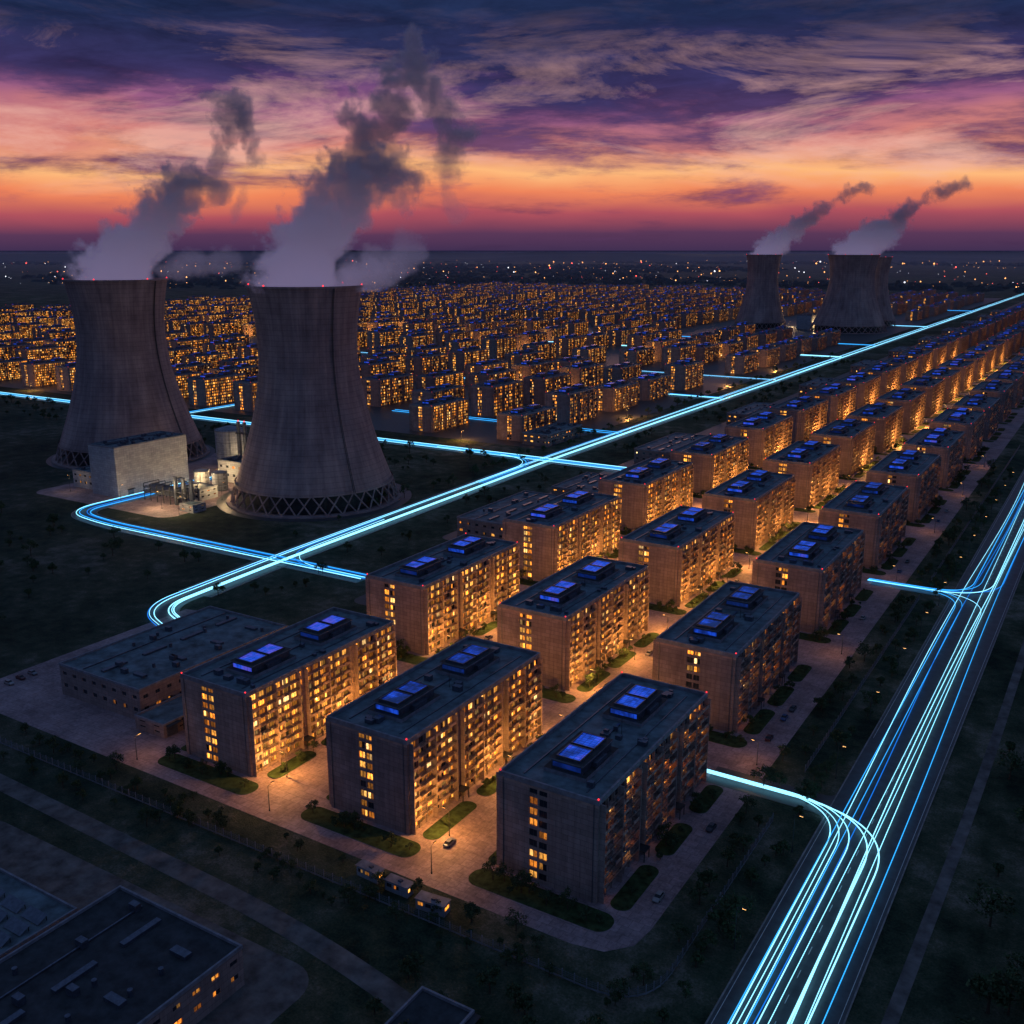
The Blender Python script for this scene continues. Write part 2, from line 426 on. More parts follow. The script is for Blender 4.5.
def strands(path,offsets,r,amp=.5,step=12,z=.8,mats=(0,0,1,1,2)):
    P=resample(path,step); res=[]
    for o in offsets:
        ph=random.uniform(0,6);fr=random.uniform(.006,.016); ln=[0]
        for i in range(1,len(P)): ln.append(ln[-1]+(P[i]-P[i-1]).length)
        Q=[];base=offs(P,1.0)
        for i,p in enumerate(P):
            nv=base[i]-p; Q.append(p+nv*(o+amp*math.sin(ln[i]*fr+ph)))
        res.append((Q,r*random.uniform(.6,1.3),random.choice(mats),z+random.uniform(-.25,.5)))
    return res
R1=straight((-45,40),(-45,4500),8); road(R1,24,.06)
tr=strands(straight((-45,90),(-45,4500),1),(-7.4,-5,-2.6,1.2,4.3,7.6),.12,1.3,8)
for yc,reach in ((268,-93),(484,-93)):
    road(straight((reach,yc),(-57.5,yc)),11,.10 if yc<300 else .11,kerb=False,mark=False)
    for sgn in (1,-1):
        for o,rad in ((-50.5,40),(-47.5,46),(-53,34),(-42,60),(-38.5,66)):
            if sgn==1 and yc==268: continue
            if sgn==1 and o<-52: continue
            if yc==484 and sgn<0 and o in (-47.5,-38.5): continue
            y0=yc+random.uniform(-2.4,2.4)
            far=88 if sgn<0 else random.choice((800,1200,2000))
            p=fillet([(reach-2,y0),(o,y0),(o+random.uniform(-1,1),far)],rad,16)
            tr+=[(resample(p,6),.14*random.uniform(.6,1.4),random.choice((0,1,1,2)),.7+random.uniform(0,.5))]
trail(tr)
for yc in (268,484):
    for sgn in (1,-1):
        road(fillet([(-72,yc),(-52,yc),(-52,yc+sgn*50)],34,14),11,.072+.008*sgn+(.003 if yc>300 else 0),kerb=False,mark=False)
SPI=[(-371,4300),(-371,640),(-362,355),(-357,276),(-325,264)]
road([Vector((-357.5,300)),Vector((-362,355)),Vector((-371,640)),Vector((-371,4300))],20,.05)
road(fillet([(-362,355),(-357,276),(-320,264)],40,12),13,.062,kerb=False,mark=False)
SP=fillet(SPI,40,12)
trail(strands(SP,(-5.8,-3.8,3.2,5.4),.22,.5,14,.9)+strands(SP,(-4.8,4.2),.17,.6,14,.9))
c1=fillet([(-304,359),(-500,359),(-538,366),(-538,462)],34,12); road(c1,14,.065,mark=False)
trail(strands(c1,(-3.8,-2,2.2,4),.2,.4,12,.9))
c2=[Vector((-305,652)),Vector((-2600,652))]; road(c2,16,.068)
trail(strands(c2,(-4.4,-2.3,2.5,4.6),.26,.6,14,.9))
trail(strands(fillet([(-370,560),(-371,652),(-470,652)],45,12),(-2,0,3),.22,.3,10,.9))
trail(strands(fillet([(-365,450),(-362,359),(-300,359)],40,12),(-2,0),.2,.3,10,.9))
for yc,xe,kk in ((784,-620,.26),(1036,-760,.3),(1220,-1100,.34),(1540,-900,.38),(1764,-900,.42),(2250,-620,.5),(2900,-1100,.6)):
    c=[Vector((-371,yc)),Vector((xe,yc))]; road(c,12,.074,kerb=False,mark=False)
    trail(strands(c,(-2.5,2.5),kk,.3,14,.9))
c=[Vector((-782,652)),Vector((-782,775))]; road(c,10,.08,kerb=False,mark=False); trail(strands(c,(-2,2),.3,.3,10,.9))
c=fillet([(-538,462),(-538,560),(-600,600),(-600,652)],30,8); road(c,9,.058,kerb=False,mark=False); trail(strands(c,(-1.6,1.6),.18,.3,10,.9))
road(fillet([(-620,154),(-300,152),(-150,148),(-92,138),(-84,30)],30,10),6,.04,mark=False,kerb=False,mt=M_dirt)
road(fillet([(-28,60),(-22,300),(-20,900)],60,10),3,.04,name='dirt_track',mark=False,kerb=False,mt=M_dirt)
# ---------------------------------------------------------------- cooling towers
def tower_mesh():
    mb=MB(); n=72; rw,zw,b=30.5,96.0,65.0; ZT=133
    zs=[12+(ZT-12)*i/40 for i in range(41)]
    prof=[(rw*math.sqrt(1+((z-zw)/b)**2),z) for z in zs]
    prof+=[(prof[-1][0]+.9,ZT),(prof[-1][0]+.9,ZT+1.2),(prof[-1][0]-1.2,ZT+1.2)]
    prof+=[(r-1.3,z) for r,z in prof[40:0:-1] if z>60]
    for k in range(len(prof)-1):
        r0,z0=prof[k];r1,z1=prof[k+1]
        for i in range(n):
            a=2*math.pi*i/n;c=2*math.pi*(i+1)/n
            mb.face([(r0*math.cos(a),r0*math.sin(a),z0),(r0*math.cos(c),r0*math.sin(c),z0),(r1*math.cos(c),r1*math.sin(c),z1),(r1*math.cos(a),r1*math.sin(a),z1)],M_tower)
    rb=prof[0][0]; n2=36; rg=rb+3.5
    for i in range(n2):
        a=2*math.pi*i/n2
        for s in (-1,1):
            c=a+s*2*math.pi/n2
            mb.beam((rg*math.cos(a),rg*math.sin(a),.5),(rb*math.cos(c),rb*math.sin(c),12.3),.5,M_tower,6)
    A=lambda r,t,z:(r*math.cos(t),r*math.sin(t),z)
    for i in range(n):
        a=2*math.pi*i/n;c=2*math.pi*(i+1)/n
        mb.face([A(rg+2.5,a,1),A(rg+2.5,c,1),A(rg-3,c,1),A(rg-3,a,1)],M_tower)
        mb.face([A(rg+2.5,a,0),A(rg+2.5,c,0),A(rg+2.5,c,1),A(rg+2.5,a,1)],M_tower)
        mb.face([A(rg-8,a,.3),A(rg-8,c,.3),A(rg-8,c,12),A(rg-8,a,12)],M_dark)
        r=rb+.6
        mb.face([A(r,a,11.6),A(r,c,11.6),A(r-.3,c,13.6),A(r-.3,a,13.6)],M_tower)
        mb.face([A(r,a,11.6),A(r,c,11.6),A(r-2,c,11.6),A(r-2,a,11.6)],M_tower)
    for da in (0,.02):
        ang=-.35+da
        for k in range(0,40):
            r0,z0=prof[k];r1,z1=prof[k+1]
            mb.beam(((r0+.8)*math.cos(ang),(r0+.8)*math.sin(ang),z0),((r1+.8)*math.cos(ang),(r1+.8)*math.sin(ang),z1),.22,M_dark,4)
    for i in range(6):
        a=2*math.pi*(i+.5)/6; r=prof[40][0]; mb.ball(r*math.cos(a),r*math.sin(a),ZT+1.7,.5,M_red,6)
    return mb.mesh('cooling_tower_mesh')
TM=tower_mesh()
place(TM,'cooling_tower',-440,473)
place(TM,'cooling_tower',-656,502,rz=.5,sc=(1.04,1.04,1))
place(TM,'cooling_tower',-662,2050,sc=(1,1,1.09),rz=1)
place(TM,'cooling_tower',-488,2062,sc=(1.38,1.38,1.09),rz=2)
place(TM,'cooling_tower',-492,2245,sc=(1.1,1.1,1.05),rz=3)
mb=MB()
for cx,cy in ((-440,473),(-656,502)):
    P=[(cx+62*math.cos(t*math.pi/32),cy+62*math.sin(t*math.pi/32)) for t in range(64)]
    mb.face([(x,y,.056) for x,y in P],M_asph)
mb.obj('apron')
# ---------------------------------------------------------------- lamps
def lamp_mesh(hh=8.0):
    mb=MB(); mb.cyl(0,0,0,.6,.22,.2,M_dark,8); mb.cyl(0,0,.6,hh,.12,.07,M_dark,8)
    mb.beam((0,0,hh-.05),(1.6,0,hh+.35),.06,M_dark); mb.box(1.2,2.2,-.2,.2,hh+.28,hh+.45,M_dark)
    mb.box(1.25,2.15,-.16,.16,hh+.2,hh+.275,M_lampglow)
    return mb.mesh('street_lamp_mesh')
LM=lamp_mesh(); LMH=lamp_mesh(11)
LD={}
def pl(power,col,rad=.4):
    k=(power,col)
    if k not in LD:
        l=D.lights.new('lamp_light','POINT'); l.energy=power; l.color=col; l.shadow_soft_size=rad; LD[k]=l
    return LD[k]
AMB=(1,.42,.085)
def lamp(x,y,power,rz=0,col=AMB,me=None,z=0):
    o=place(me or LM,'street_lamp',x,y,z,rz=rz)
    if power:
        l=D.objects.new('lamp_light',pl(power,col)); l.location=(1.7,0,(8 if (me or LM) is LM else 11)-.1); link(l,o)
    return o
for ci in range(3):
    for ri,cy in enumerate(ROWY[:14]):
        cx=cxx(ci,ri)
        if ri<5:
            for dy in (-30,4,36):
                if ci>0: lamp(cx+23.5,cy+dy,11500,math.pi)
        elif ci>0: lamp(cx+23.5,cy,32000,math.pi)
        if 0<ri<4: lamp(cx-20,cy-44,1300,0)
for x in (-136,-193,-250): lamp(x,182,800,math.pi/2)
for ri in range(6): lamp(-83,ROWY[ri]+52,900,math.pi)
for i in range(14): lamp(-60,150+i*45,0,0,me=LMH)
for i in range(40):
    x=-440+33-66*random.randrange(0,22); y=735+46+92*random.randrange(-1,10)
    lamp(x,y,18000)
# ---------------------------------------------------------------- warehouses
def warehouse(name,x0,x1,y0,y1,h,ws=True,lit=.5,roofm=None,door=True,wall=None,sky=True):
    roofm=roofm or M_roof; wall=wall or M_clad
    mb=MB(); w=x1-x0;l=y1-y0
    def cells(Lt,k):
        if not ws: return [(Lt*.3,0),(Lt*.4,0),(Lt*.3,0)]
        n=max(2,int(Lt/5)); c=[]
        for i in range(n): c+=[(Lt/n*.3,0),(Lt/n*.4,1),(Lt/n*.3,0)]
        return c
    v=[(h*.28,0),(h*.13,1),(h*.26,0),(h*.11,1),(h*.22,0)] if h<16 else [(h,0)]
    facade(mb,(w,0,0),(0,1,0),(1,0,0),cells(l,0),v,None,.2,wall)
    facade(mb,(0,0,0),(1,0,0),(0,-1,0),cells(w,0),v,None,.2,wall)
    facade(mb,(0,l,0),(0,-1,0),(-1,0,0),cells(l,0),v,None,.2,wall)
    facade(mb,(w,l,0),(-1,0,0),(0,1,0),cells(w,0),v,None,.2,wall)
    mb.face([(0,0,h-.6),(w,0,h-.6),(w,l,h-.6),(0,l,h-.6)],roofm)
    for a in ((-.15,w+.15,-.15,.35),(-.15,w+.15,l-.35,l+.15),(-.15,.35,.35,l-.35),(w-.35,w+.15,.35,l-.35)):
        mb.box(*a,h-.7,h+.1,M_parapet)
    if sky:
        ny=max(1,int(l/16))
        for i in range(ny):
            yy=(i+.5)*l/ny; mb.box(w*.42,w*.46,yy-5,yy+5,h-.6,h+.1,M_metal); mb.box(w*.7,w*.82,yy-1,yy+1,h-.6,h+.2,M_metal)
        for i in range(8):
            x=random.uniform(3,w-3);y=random.uniform(3,l-3); mb.cyl(x,y,h-.6,h+.9,.6,.6,M_metal,8)
            x=random.uniform(3,w-4);y=random.uniform(3,l-3); mb.box(x,x+2.4,y,y+1.6,h-.58,h+1.1,M_metal)
        mb.box(w*.25,w*.25+.4,2,l-2,h-.5,h-.2,M_metal)
    if door:
        for i in range(3):
            yy=l*(i+.5)/3; mb.box(w+.01,w+.18,yy-2.2,yy+2.2,0,4.0,M_metal)
            mb.box(w+.01,w+1.8,yy-2.6,yy+2.6,4.2,4.4,M_dark)
    o=mb.obj(name,(x0,y0,0)); o['lit']=lit; return o
warehouse('warehouse',-313,-270,200,270,12,lit=.1)
warehouse('warehouse',-268,-254,196,216,5,lit=.1,sky=False)
warehouse('warehouse',-310,-268,446,520,11,lit=.3)
warehouse('warehouse',-308,-270,550,600,8,lit=.3)
warehouse('warehouse',-286,-266,340,400,6,lit=.2)
warehouse('warehouse',-310,-268,680,760,11,lit=.4)
for i in range(9): warehouse('warehouse',-310,-268,880+i*230,960+i*230,11,lit=.4)
warehouse('warehouse',-420,-396,700,760,10,lit=.3)
warehouse('factory_building',-187,-147,62,128,10,lit=.7,door=False,roofm=M_roofd)
warehouse('factory_building',-245,-191,66,119,8,lit=.3,sky=False,roofm=M_roof)
warehouse('workshop',-110,-97,128,143,5,lit=.1,sky=False,roofm=M_roofd)
mb=MB()
for i in range(6):
    for j in range(8):
        x=-240+i*8;y=80+j*4.4
        mb.face([(x,y,7.7),(x+6.5,y,7.7),(x+6.5,y+2.6,8.9),(x,y+2.6,8.9)],M_metal)
        mb.box(x+.2,x+.35,y+2.3,y+2.45,7.4,8.7,M_dark); mb.box(x+6.1,x+6.25,y+2.3,y+2.45,7.4,8.7,M_dark)
mb.obj('solar_panel_array')
# ---------------------------------------------------------------- power plant
warehouse('power_plant_building',-572,-546,404,462,33,ws=False,wall=M_white)
warehouse('power_plant_annex',-600,-574,410,440,12,lit=.2,wall=M_white,door=False)
warehouse('power_plant_annex',-530,-506,474,492,15,lit=.4,wall=M_white,door=False)
warehouse('power_plant_annex',-512,-494,425,440,8,lit=.5,wall=M_white,sky=False,door=False)
warehouse('power_plant_annex',-486,-474,402,412,5,lit=.5,wall=M_white,sky=False,door=False)
def tank(x,y,r,h,rz=0):
    mb=MB(); mb.cyl(0,0,0,h,r,r,M_white,28,False)
    mb.cyl(0,0,h,h+r*.22,r,r*.25,M_white,28)
    for k in (0.02,.33,.66,.98): mb.cyl(0,0,h*k,h*k+.35,r+.12,r+.12,M_metal,28)
    for i in range(28):
        a=2*math.pi*i/28;b=2*math.pi*(i+1)/28
        mb.beam(((r-.1)*math.cos(a),(r-.1)*math.sin(a),h+1.1),((r-.1)*math.cos(b),(r-.1)*math.sin(b),h+1.1),.06,M_dark,4)
        mb.beam(((r-.1)*math.cos(a),(r-.1)*math.sin(a),h),((r-.1)*math.cos(a),(r-.1)*math.sin(a),h+1.1),.05,M_dark,4)
    for s in (-.35,.35): mb.beam((r+.3,s,0),(r+.3,s,h+1),.07,M_dark,4)
    for k in range(int(h/.8)): mb.beam((r+.3,-.35,k*.8),(r+.3,.35,k*.8),.05,M_dark,4)
    o=mb.obj('storage_tank',(x,y,0)); o.rotation_euler=(0,0,rz)
tank(-566,520,11,26,-.8);tank(-548,530,8,20,-.9);tank(-522,452,5,12,-.9);tank(-508,455,5,12,-.9)
mb=MB()
for k in range(7):
    x=-528+k*6
    for y in (410,422): mb.beam((x,y,0),(x,y,11),.3,M_dark,4)
    for z in (5,8,11): mb.beam((x,410,z),(x,422,z),.25,M_dark,4)
for y in (411,413,415.5,418,420.5):
    for z in (5.5,8.5): mb.beam((-530,y,z),(-490,y,z),.45,M_metal,8)
for k in range(3):
    x=-500+k*7; mb.cyl(x,412,0,18,1.6,1.4,M_metal,12); mb.beam((x,412,16),(x+7,412,16),.4,M_metal,8)
for fx in (-528,-518,-508):
    for fy in (498,508,518):
        mb.beam((fx,fy,0),(fx,fy,24),.35,M_metal,4)
for z in (6,12,18,24):
    for fy in (498,508,518): mb.beam((-528,fy,z),(-508,fy,z),.3,M_metal,4)
    for fx in (-528,-518,-508): mb.beam((fx,498,z),(fx,518,z),.3,M_metal,4)
    mb.box(-527,-509,499,517,z+.1,z+.3,M_dark)
mb.obj('pipe_rack')
for k in range(2):
    mb=MB(); mb.cyl(0,0,0,38,1.8,1.3,M_metal,14); mb.ball(0,0,38.8,.5,M_red); mb.cyl(0,0,30,30.4,2.6,2.6,M_dark,14)
    mb.obj('exhaust_stack',(-531+k*6,496,0))
WARM=(1,.66,.3)
for x,y,p in ((-536,398,2000),(-516,442,11000),(-500,400,12000),(-486,436,9000),(-530,484,10000),(-480,396,6000),(-590,400,900),(-545,512,10000),(-520,465,10000)):
    lamp(x,y,p,random.uniform(0,6),col=WARM,me=LMH)
for x,y in ((-620,2110),(-560,2080),(-590,2180)): lamp(x,y,90000,0,col=WARM,me=LMH)
warehouse('power_plant_building',-590,-560,2060,2130,28,ws=False,wall=M_white)
# ---------------------------------------------------------------- fence, booths, cars
def fence(name,P,h=2.4,step=3):
    mb=MB(); P=resample(P,step)
    for i,p in enumerate(P):
        mb.box(p.x-.1,p.x+.1,p.y-.1,p.y+.1,0,h+.2,M_parapet)
        if i<len(P)-1:
            q=P[i+1]; d=(q-p).normalized()
            a=p+d*.11;b=q-d*.11
            mb.face([(*a,.1),(*b,.1),(*b,.6),(*a,.6)],M_parapet)
            for z in (1.1,1.6,2.1): mb.beam((*a,z),(*b,z),.04,M_metal,4)
            for k in range(1,4):
                c=a.lerp(b,k/4); mb.beam((*c,.6),(*c,h),.03,M_metal,3)
    mb.obj(name)
fence('fence',fillet([(-420,166),(-69,166),(-69,252)],14))
fence('fence',[Vector((-69,284)),Vector((-69,468))])
fence('fence',[Vector((-69,500)),Vector((-69,900))],step=6)
def booth(x,y,rz=0,w=7,d=2.6):
    mb=MB(); 
    facade(mb,(w,0,.2),(0,1,0),(1,0,0),[(.4,0),(d-.8,1),(.4,0)],[(1,0),(1.1,1),(.6,0)],None,.08,M_white)
    facade(mb,(0,0,.2),(1,0,0),(0,-1,0),[(.5,0),(1.6,1),(.6,0),(1.6,1),(w-4.3,0)],[(1,0),(1.1,1),(.6,0)],None,.08,M_white)
    facade(mb,(0,d,.2),(0,-1,0),(-1,0,0),[(d,0)],[(2.7,0)],None,.08,M_white)
    facade(mb,(w,d,.2),(-1,0,0),(0,1,0),[(w,0)],[(2.7,0)],None,.08,M_white)
    mb.box(-.2,w+.2,-.3,d+.2,2.9,3.1,M_parapet); mb.box(0,w,0,d,0,.2,M_kerb)
    mb.box(w*.5,w*.5+1,.8,1.6,3.1,3.6,M_metal)
    o=mb.obj('guard_booth',(x,y,.05)); o.rotation_euler=(0,0,rz); o['lit']=.35
booth(-152,171.5,-.05);booth(-142,170.5,.0);booth(-131,168.5,.1,8,3)
def car_mesh(col,k):
    mb=MB(); m=simple('car_paint_%d'%k,col,.3,.2,.05,1,.5)
    g=D.materials.get('car_glass') or simple('car_glass',(.02,.025,.03),.1,0,.1)
    ty=D.materials.get('tyre') or simple('tyre',(.02,.02,.02),.9,0,.1)
    sec=[(-2.2,.45,.75,.7),(-2.05,.3,.95,.84),(-.9,.28,1.0,.9),(.9,.28,.98,.9),(1.9,.3,.85,.84),(2.2,.42,.65,.66)]
    R=[]
    for x,zb,zt,hw in sec: R.append([(x,-hw,zb),(x,-hw,(zb+zt)/2+.05),(x,-hw*.93,zt),(x,hw*.93,zt),(x,hw,(zb+zt)/2+.05),(x,hw,zb)])
    for i in range(len(R)-1):
        for j in range(6):
            q=(j+1)%6; mb.face([R[i][j],R[i][q],R[i+1][q],R[i+1][j]],m)
    mb.face(R[0],m); mb.face(R[-1][::-1],m)
    B=[(-1.7,-.8,.97),(1.0,-.8,.96),(1.0,.8,.96),(-1.7,.8,.97)];T=[(-1.15,-.62,1.45),(.35,-.62,1.45),(.35,.62,1.45),(-1.15,.62,1.45)]
    for i in range(4):
        j=(i+1)%4; mb.face([B[i],B[j],T[j],T[i]],g)
    mb.face([(x,y,1.455) for x,y,z in T],m)
    for x in (-1.35,1.35):
        for s in (-1,1): mb.beam((x,s*.68,.33),(x,s*.88,.33),.33,ty,12)
    return mb.mesh('car_mesh_%d'%k)
CARS=[car_mesh(c,i) for i,c in enumerate(((.2,.2,.22),(.05,.05,.06),(.1,.03,.03),(.04,.08,.2),(.3,.3,.3)))]
for ri in range(5):
    for ci in range(3):
        for k in range(7):
            if random.random()<.3:
                place(random.choice(CARS),'parked_car',cxx(ci,ri)+26+random.uniform(-.3,.3),ROWY[ri]-34+k*9+random.uniform(-1,1),.085,rz=math.pi/2+random.choice((0,math.pi))+random.uniform(-.04,.04))
for k in range(4): place(random.choice(CARS),'parked_car',-338+random.uniform(-2,2)+k*.5,190+k*5,.085,rz=random.uniform(-.05,.05))
# ---------------------------------------------------------------- trees
def tree_mesh(seed,hh=6.0,n=480):
    random.seed(seed); mb=MB()
    mb.cyl(0,0,0,hh*.45,.2,.12,M_bark,7,False)
    tips=[]
    for i in range(7):
        a=random.uniform(0,6.28);z0=hh*random.uniform(.28,.45);r=hh*random.uniform(.18,.32);z1=z0+hh*random.uniform(.15,.42)
        e=(r*math.cos(a),r*math.sin(a),z1); mb.beam((0,0,z0),e,.06,M_bark,4); tips.append(Vector(e))
    tips.append(Vector((0,0,hh*.85)))
    for i in range(n):
        c=random.choice(tips); R=hh*.17
        d=Vector((random.gauss(0,1),random.gauss(0,1),random.gauss(0,.8))).normalized()*R*random.uniform(.3,1.15)
        p=c+d; s=random.uniform(.18,.42)
        a=Vector((random.gauss(0,1),random.gauss(0,1),random.gauss(0,1))).normalized(); b=a.cross(Vector((random.gauss(0,1),random.gauss(0,1),random.gauss(0,1)))).normalized()
        mb.face([p-a*s,p-b*s*.6,p+a*s,p+b*s*.6],M_leaf)
    return mb.mesh('tree_mesh')
TR=[tree_mesh(s,h) for s,h in ((21,6),(22,7.5),(23,5),(24,3.2))]
random.seed(5)
def tree(x,y,s=1):
    place(random.choice(TR),'tree',x,y,0,sc=(s,s,s*random.uniform(.85,1.15)),rz=random.uniform(0,6.28))
for i in range(170): tree(random.uniform(-77,-71) if random.random()<.5 else random.uniform(-66,-61),random.uniform(150,800),random.uniform(.6,1.2))
for i in range(360): tree(random.uniform(-17,60),90+random.random()**1.3*700,random.uniform(.9,2.2))
for i in range(110): tree(random.uniform(-330,-75),random.uniform(157.5,175),random.uniform(.4,.8))
for i in range(60): tree(random.uniform(-118,-62),random.uniform(90,155),random.uniform(.5,1.2))
for ci in range(3):
    for ri in range(7):
        cx,cy=cxx(ci,ri),ROWY[ri]
        for k in range(13): tree(cx+random.uniform(-17,19),cy-41+random.uniform(-2.2,2.2),random.uniform(.35,.85))
        for k in range(13): tree(cx+19.2+random.uniform(-1.7,1.7),cy+random.uniform(-33,32),random.uniform(.35,.8))
for i in range(200):
    tree(random.uniform(-900,-385),random.uniform(180,345),random.uniform(.5,1.4))
for i in range(90): tree(random.uniform(-348,-320),random.uniform(300,1500),random.uniform(.7,1.3))
for i in range(80): tree(random.uniform(-396,-384),random.uniform(380,1600),random.uniform(.7,1.3))
for i in range(120): tree(random.uniform(-1100,-400),random.uniform(565,640),random.uniform(.7,1.4))
f=Vector((-.5234,.852));rgt=Vector((.852,.5234))
mb=MB(); M_far=simple('distant_foliage',(.03,.045,.045),.95,0,.5,.02,.05)
for i in range(9000):
    d=random.uniform(3800,14000); a=random.uniform(-.62,.62)
    p=f*d+rgt*d*math.tan(a)
    if -2450<p.x<-60 and p.y<4250: continue
    if (math.sin(p.x*.0011)+math.sin(p.y*.0016+1)+math.sin((p.x+p.y)*.0007))<-.3: continue
    r=random.uniform(9,26)*(1+d/14000);hh=random.uniform(8,20)
    k=7; P=[(p.x+r*random.uniform(.7,1.2)*math.cos(6.283*j/k),p.y+r*random.uniform(.7,1.2)*math.sin(6.283*j/k)) for j in range(k)]
    t=(p.x,p.y,hh)
    for j in range(k):
        q=(j+1)%k; m1=((P[j][0]*.6+p.x*.4),(P[j][1]*.6+p.y*.4),hh*.8);m2=((P[q][0]*.6+p.x*.4),(P[q][1]*.6+p.y*.4),hh*.8)
        mb.face([(*P[j],0),(*P[q],0),m2,m1],M_far); mb.face([m1,m2,t],M_far)
mb.obj('distant_forest')
mb=MB()
M_hill=simple('hill_forest',(.03,.04,.05),.95,0,.3,.001,.05)
for base,amp,sd in ((15000,90,0),(21000,170,3)):
    pr=None
    for i in range(241):
        a=-.75+1.5*i/240; p=f*base+rgt*base*math.tan(a)
        h_=amp*(.55+.25*math.sin(a*9+sd)+.15*math.sin(a*23+sd*2)+.07*math.sin(a*61))
        c=((p.x,p.y,-5),(p.x*1.06,p.y*1.06,h_),(p.x*1.2,p.y*1.2,-5))
        if pr: mb.face([pr[0],c[0],c[1],pr[1]],M_hill); mb.face([pr[1],c[1],c[2],pr[2]],M_hill)
        pr=c
mb.obj('hills')
mb=MB(); ML=[emis('far_light_amber',(1,.42,.13),3.5,'NONE'),emis('far_light_red',(1,.12,.1),3.5,'NONE'),emis('far_light_white',(.8,.85,1),3.0,'NONE')]
for i in range(620):
    d=3800+random.random()**1.5*9500; a=random.uniform(-.6,.6)
    if random.random()<.6: d=random.choice((4300,5200,6500,8200,10500))+random.gauss(0,180)
    p=f*d+rgt*d*math.tan(a)
    if -2450<p.x<-60 and p.y<4250: continue
    r=d/1000*(.16+.6*random.random()**4)
    mb.ball(p.x,p.y,random.uniform(16,28),r,random.choices(ML,(6,2,2))[0],4)
mb.obj('distant_city_lights')
m,h=mat('haze'); vs=h.new('ShaderNodeVolumeScatter',{0:(.55,.7,1,1),1:4.5e-5,2:.3}); h.l.new(vs.outputs[0],h.out.inputs['Volume'])
mb=MB(); mb.box(-16000,16000,0,15000,-2,135,m); o=mb.obj('haze'); o.location=(f.x*2300,f.y*2300,0); o.rotation_euler=(0,0,math.radians(31.56))
# ---------------------------------------------------------------- steam plumes
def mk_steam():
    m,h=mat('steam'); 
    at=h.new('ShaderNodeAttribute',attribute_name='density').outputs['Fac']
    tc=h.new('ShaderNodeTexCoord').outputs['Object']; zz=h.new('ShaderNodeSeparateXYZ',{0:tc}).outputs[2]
    glow_fall=h.new('ShaderNodeMapRange',{0:zz,1:0.0,2:70.0,3:1.0,4:.16}).outputs[0]
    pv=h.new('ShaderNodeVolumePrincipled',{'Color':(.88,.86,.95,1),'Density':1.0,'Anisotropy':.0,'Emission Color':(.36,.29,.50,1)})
    h.l.new(h.m('MULTIPLY',h.m('MULTIPLY',at,.26),glow_fall),pv.inputs['Emission Strength'])  # emission added to stand in for multiply scattered light, brightest near the rim
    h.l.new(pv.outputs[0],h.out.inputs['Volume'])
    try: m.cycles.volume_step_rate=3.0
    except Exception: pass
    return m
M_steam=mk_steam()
RG=Vector((.852,.5234,0)); FW=Vector((-.5234,.852,0))
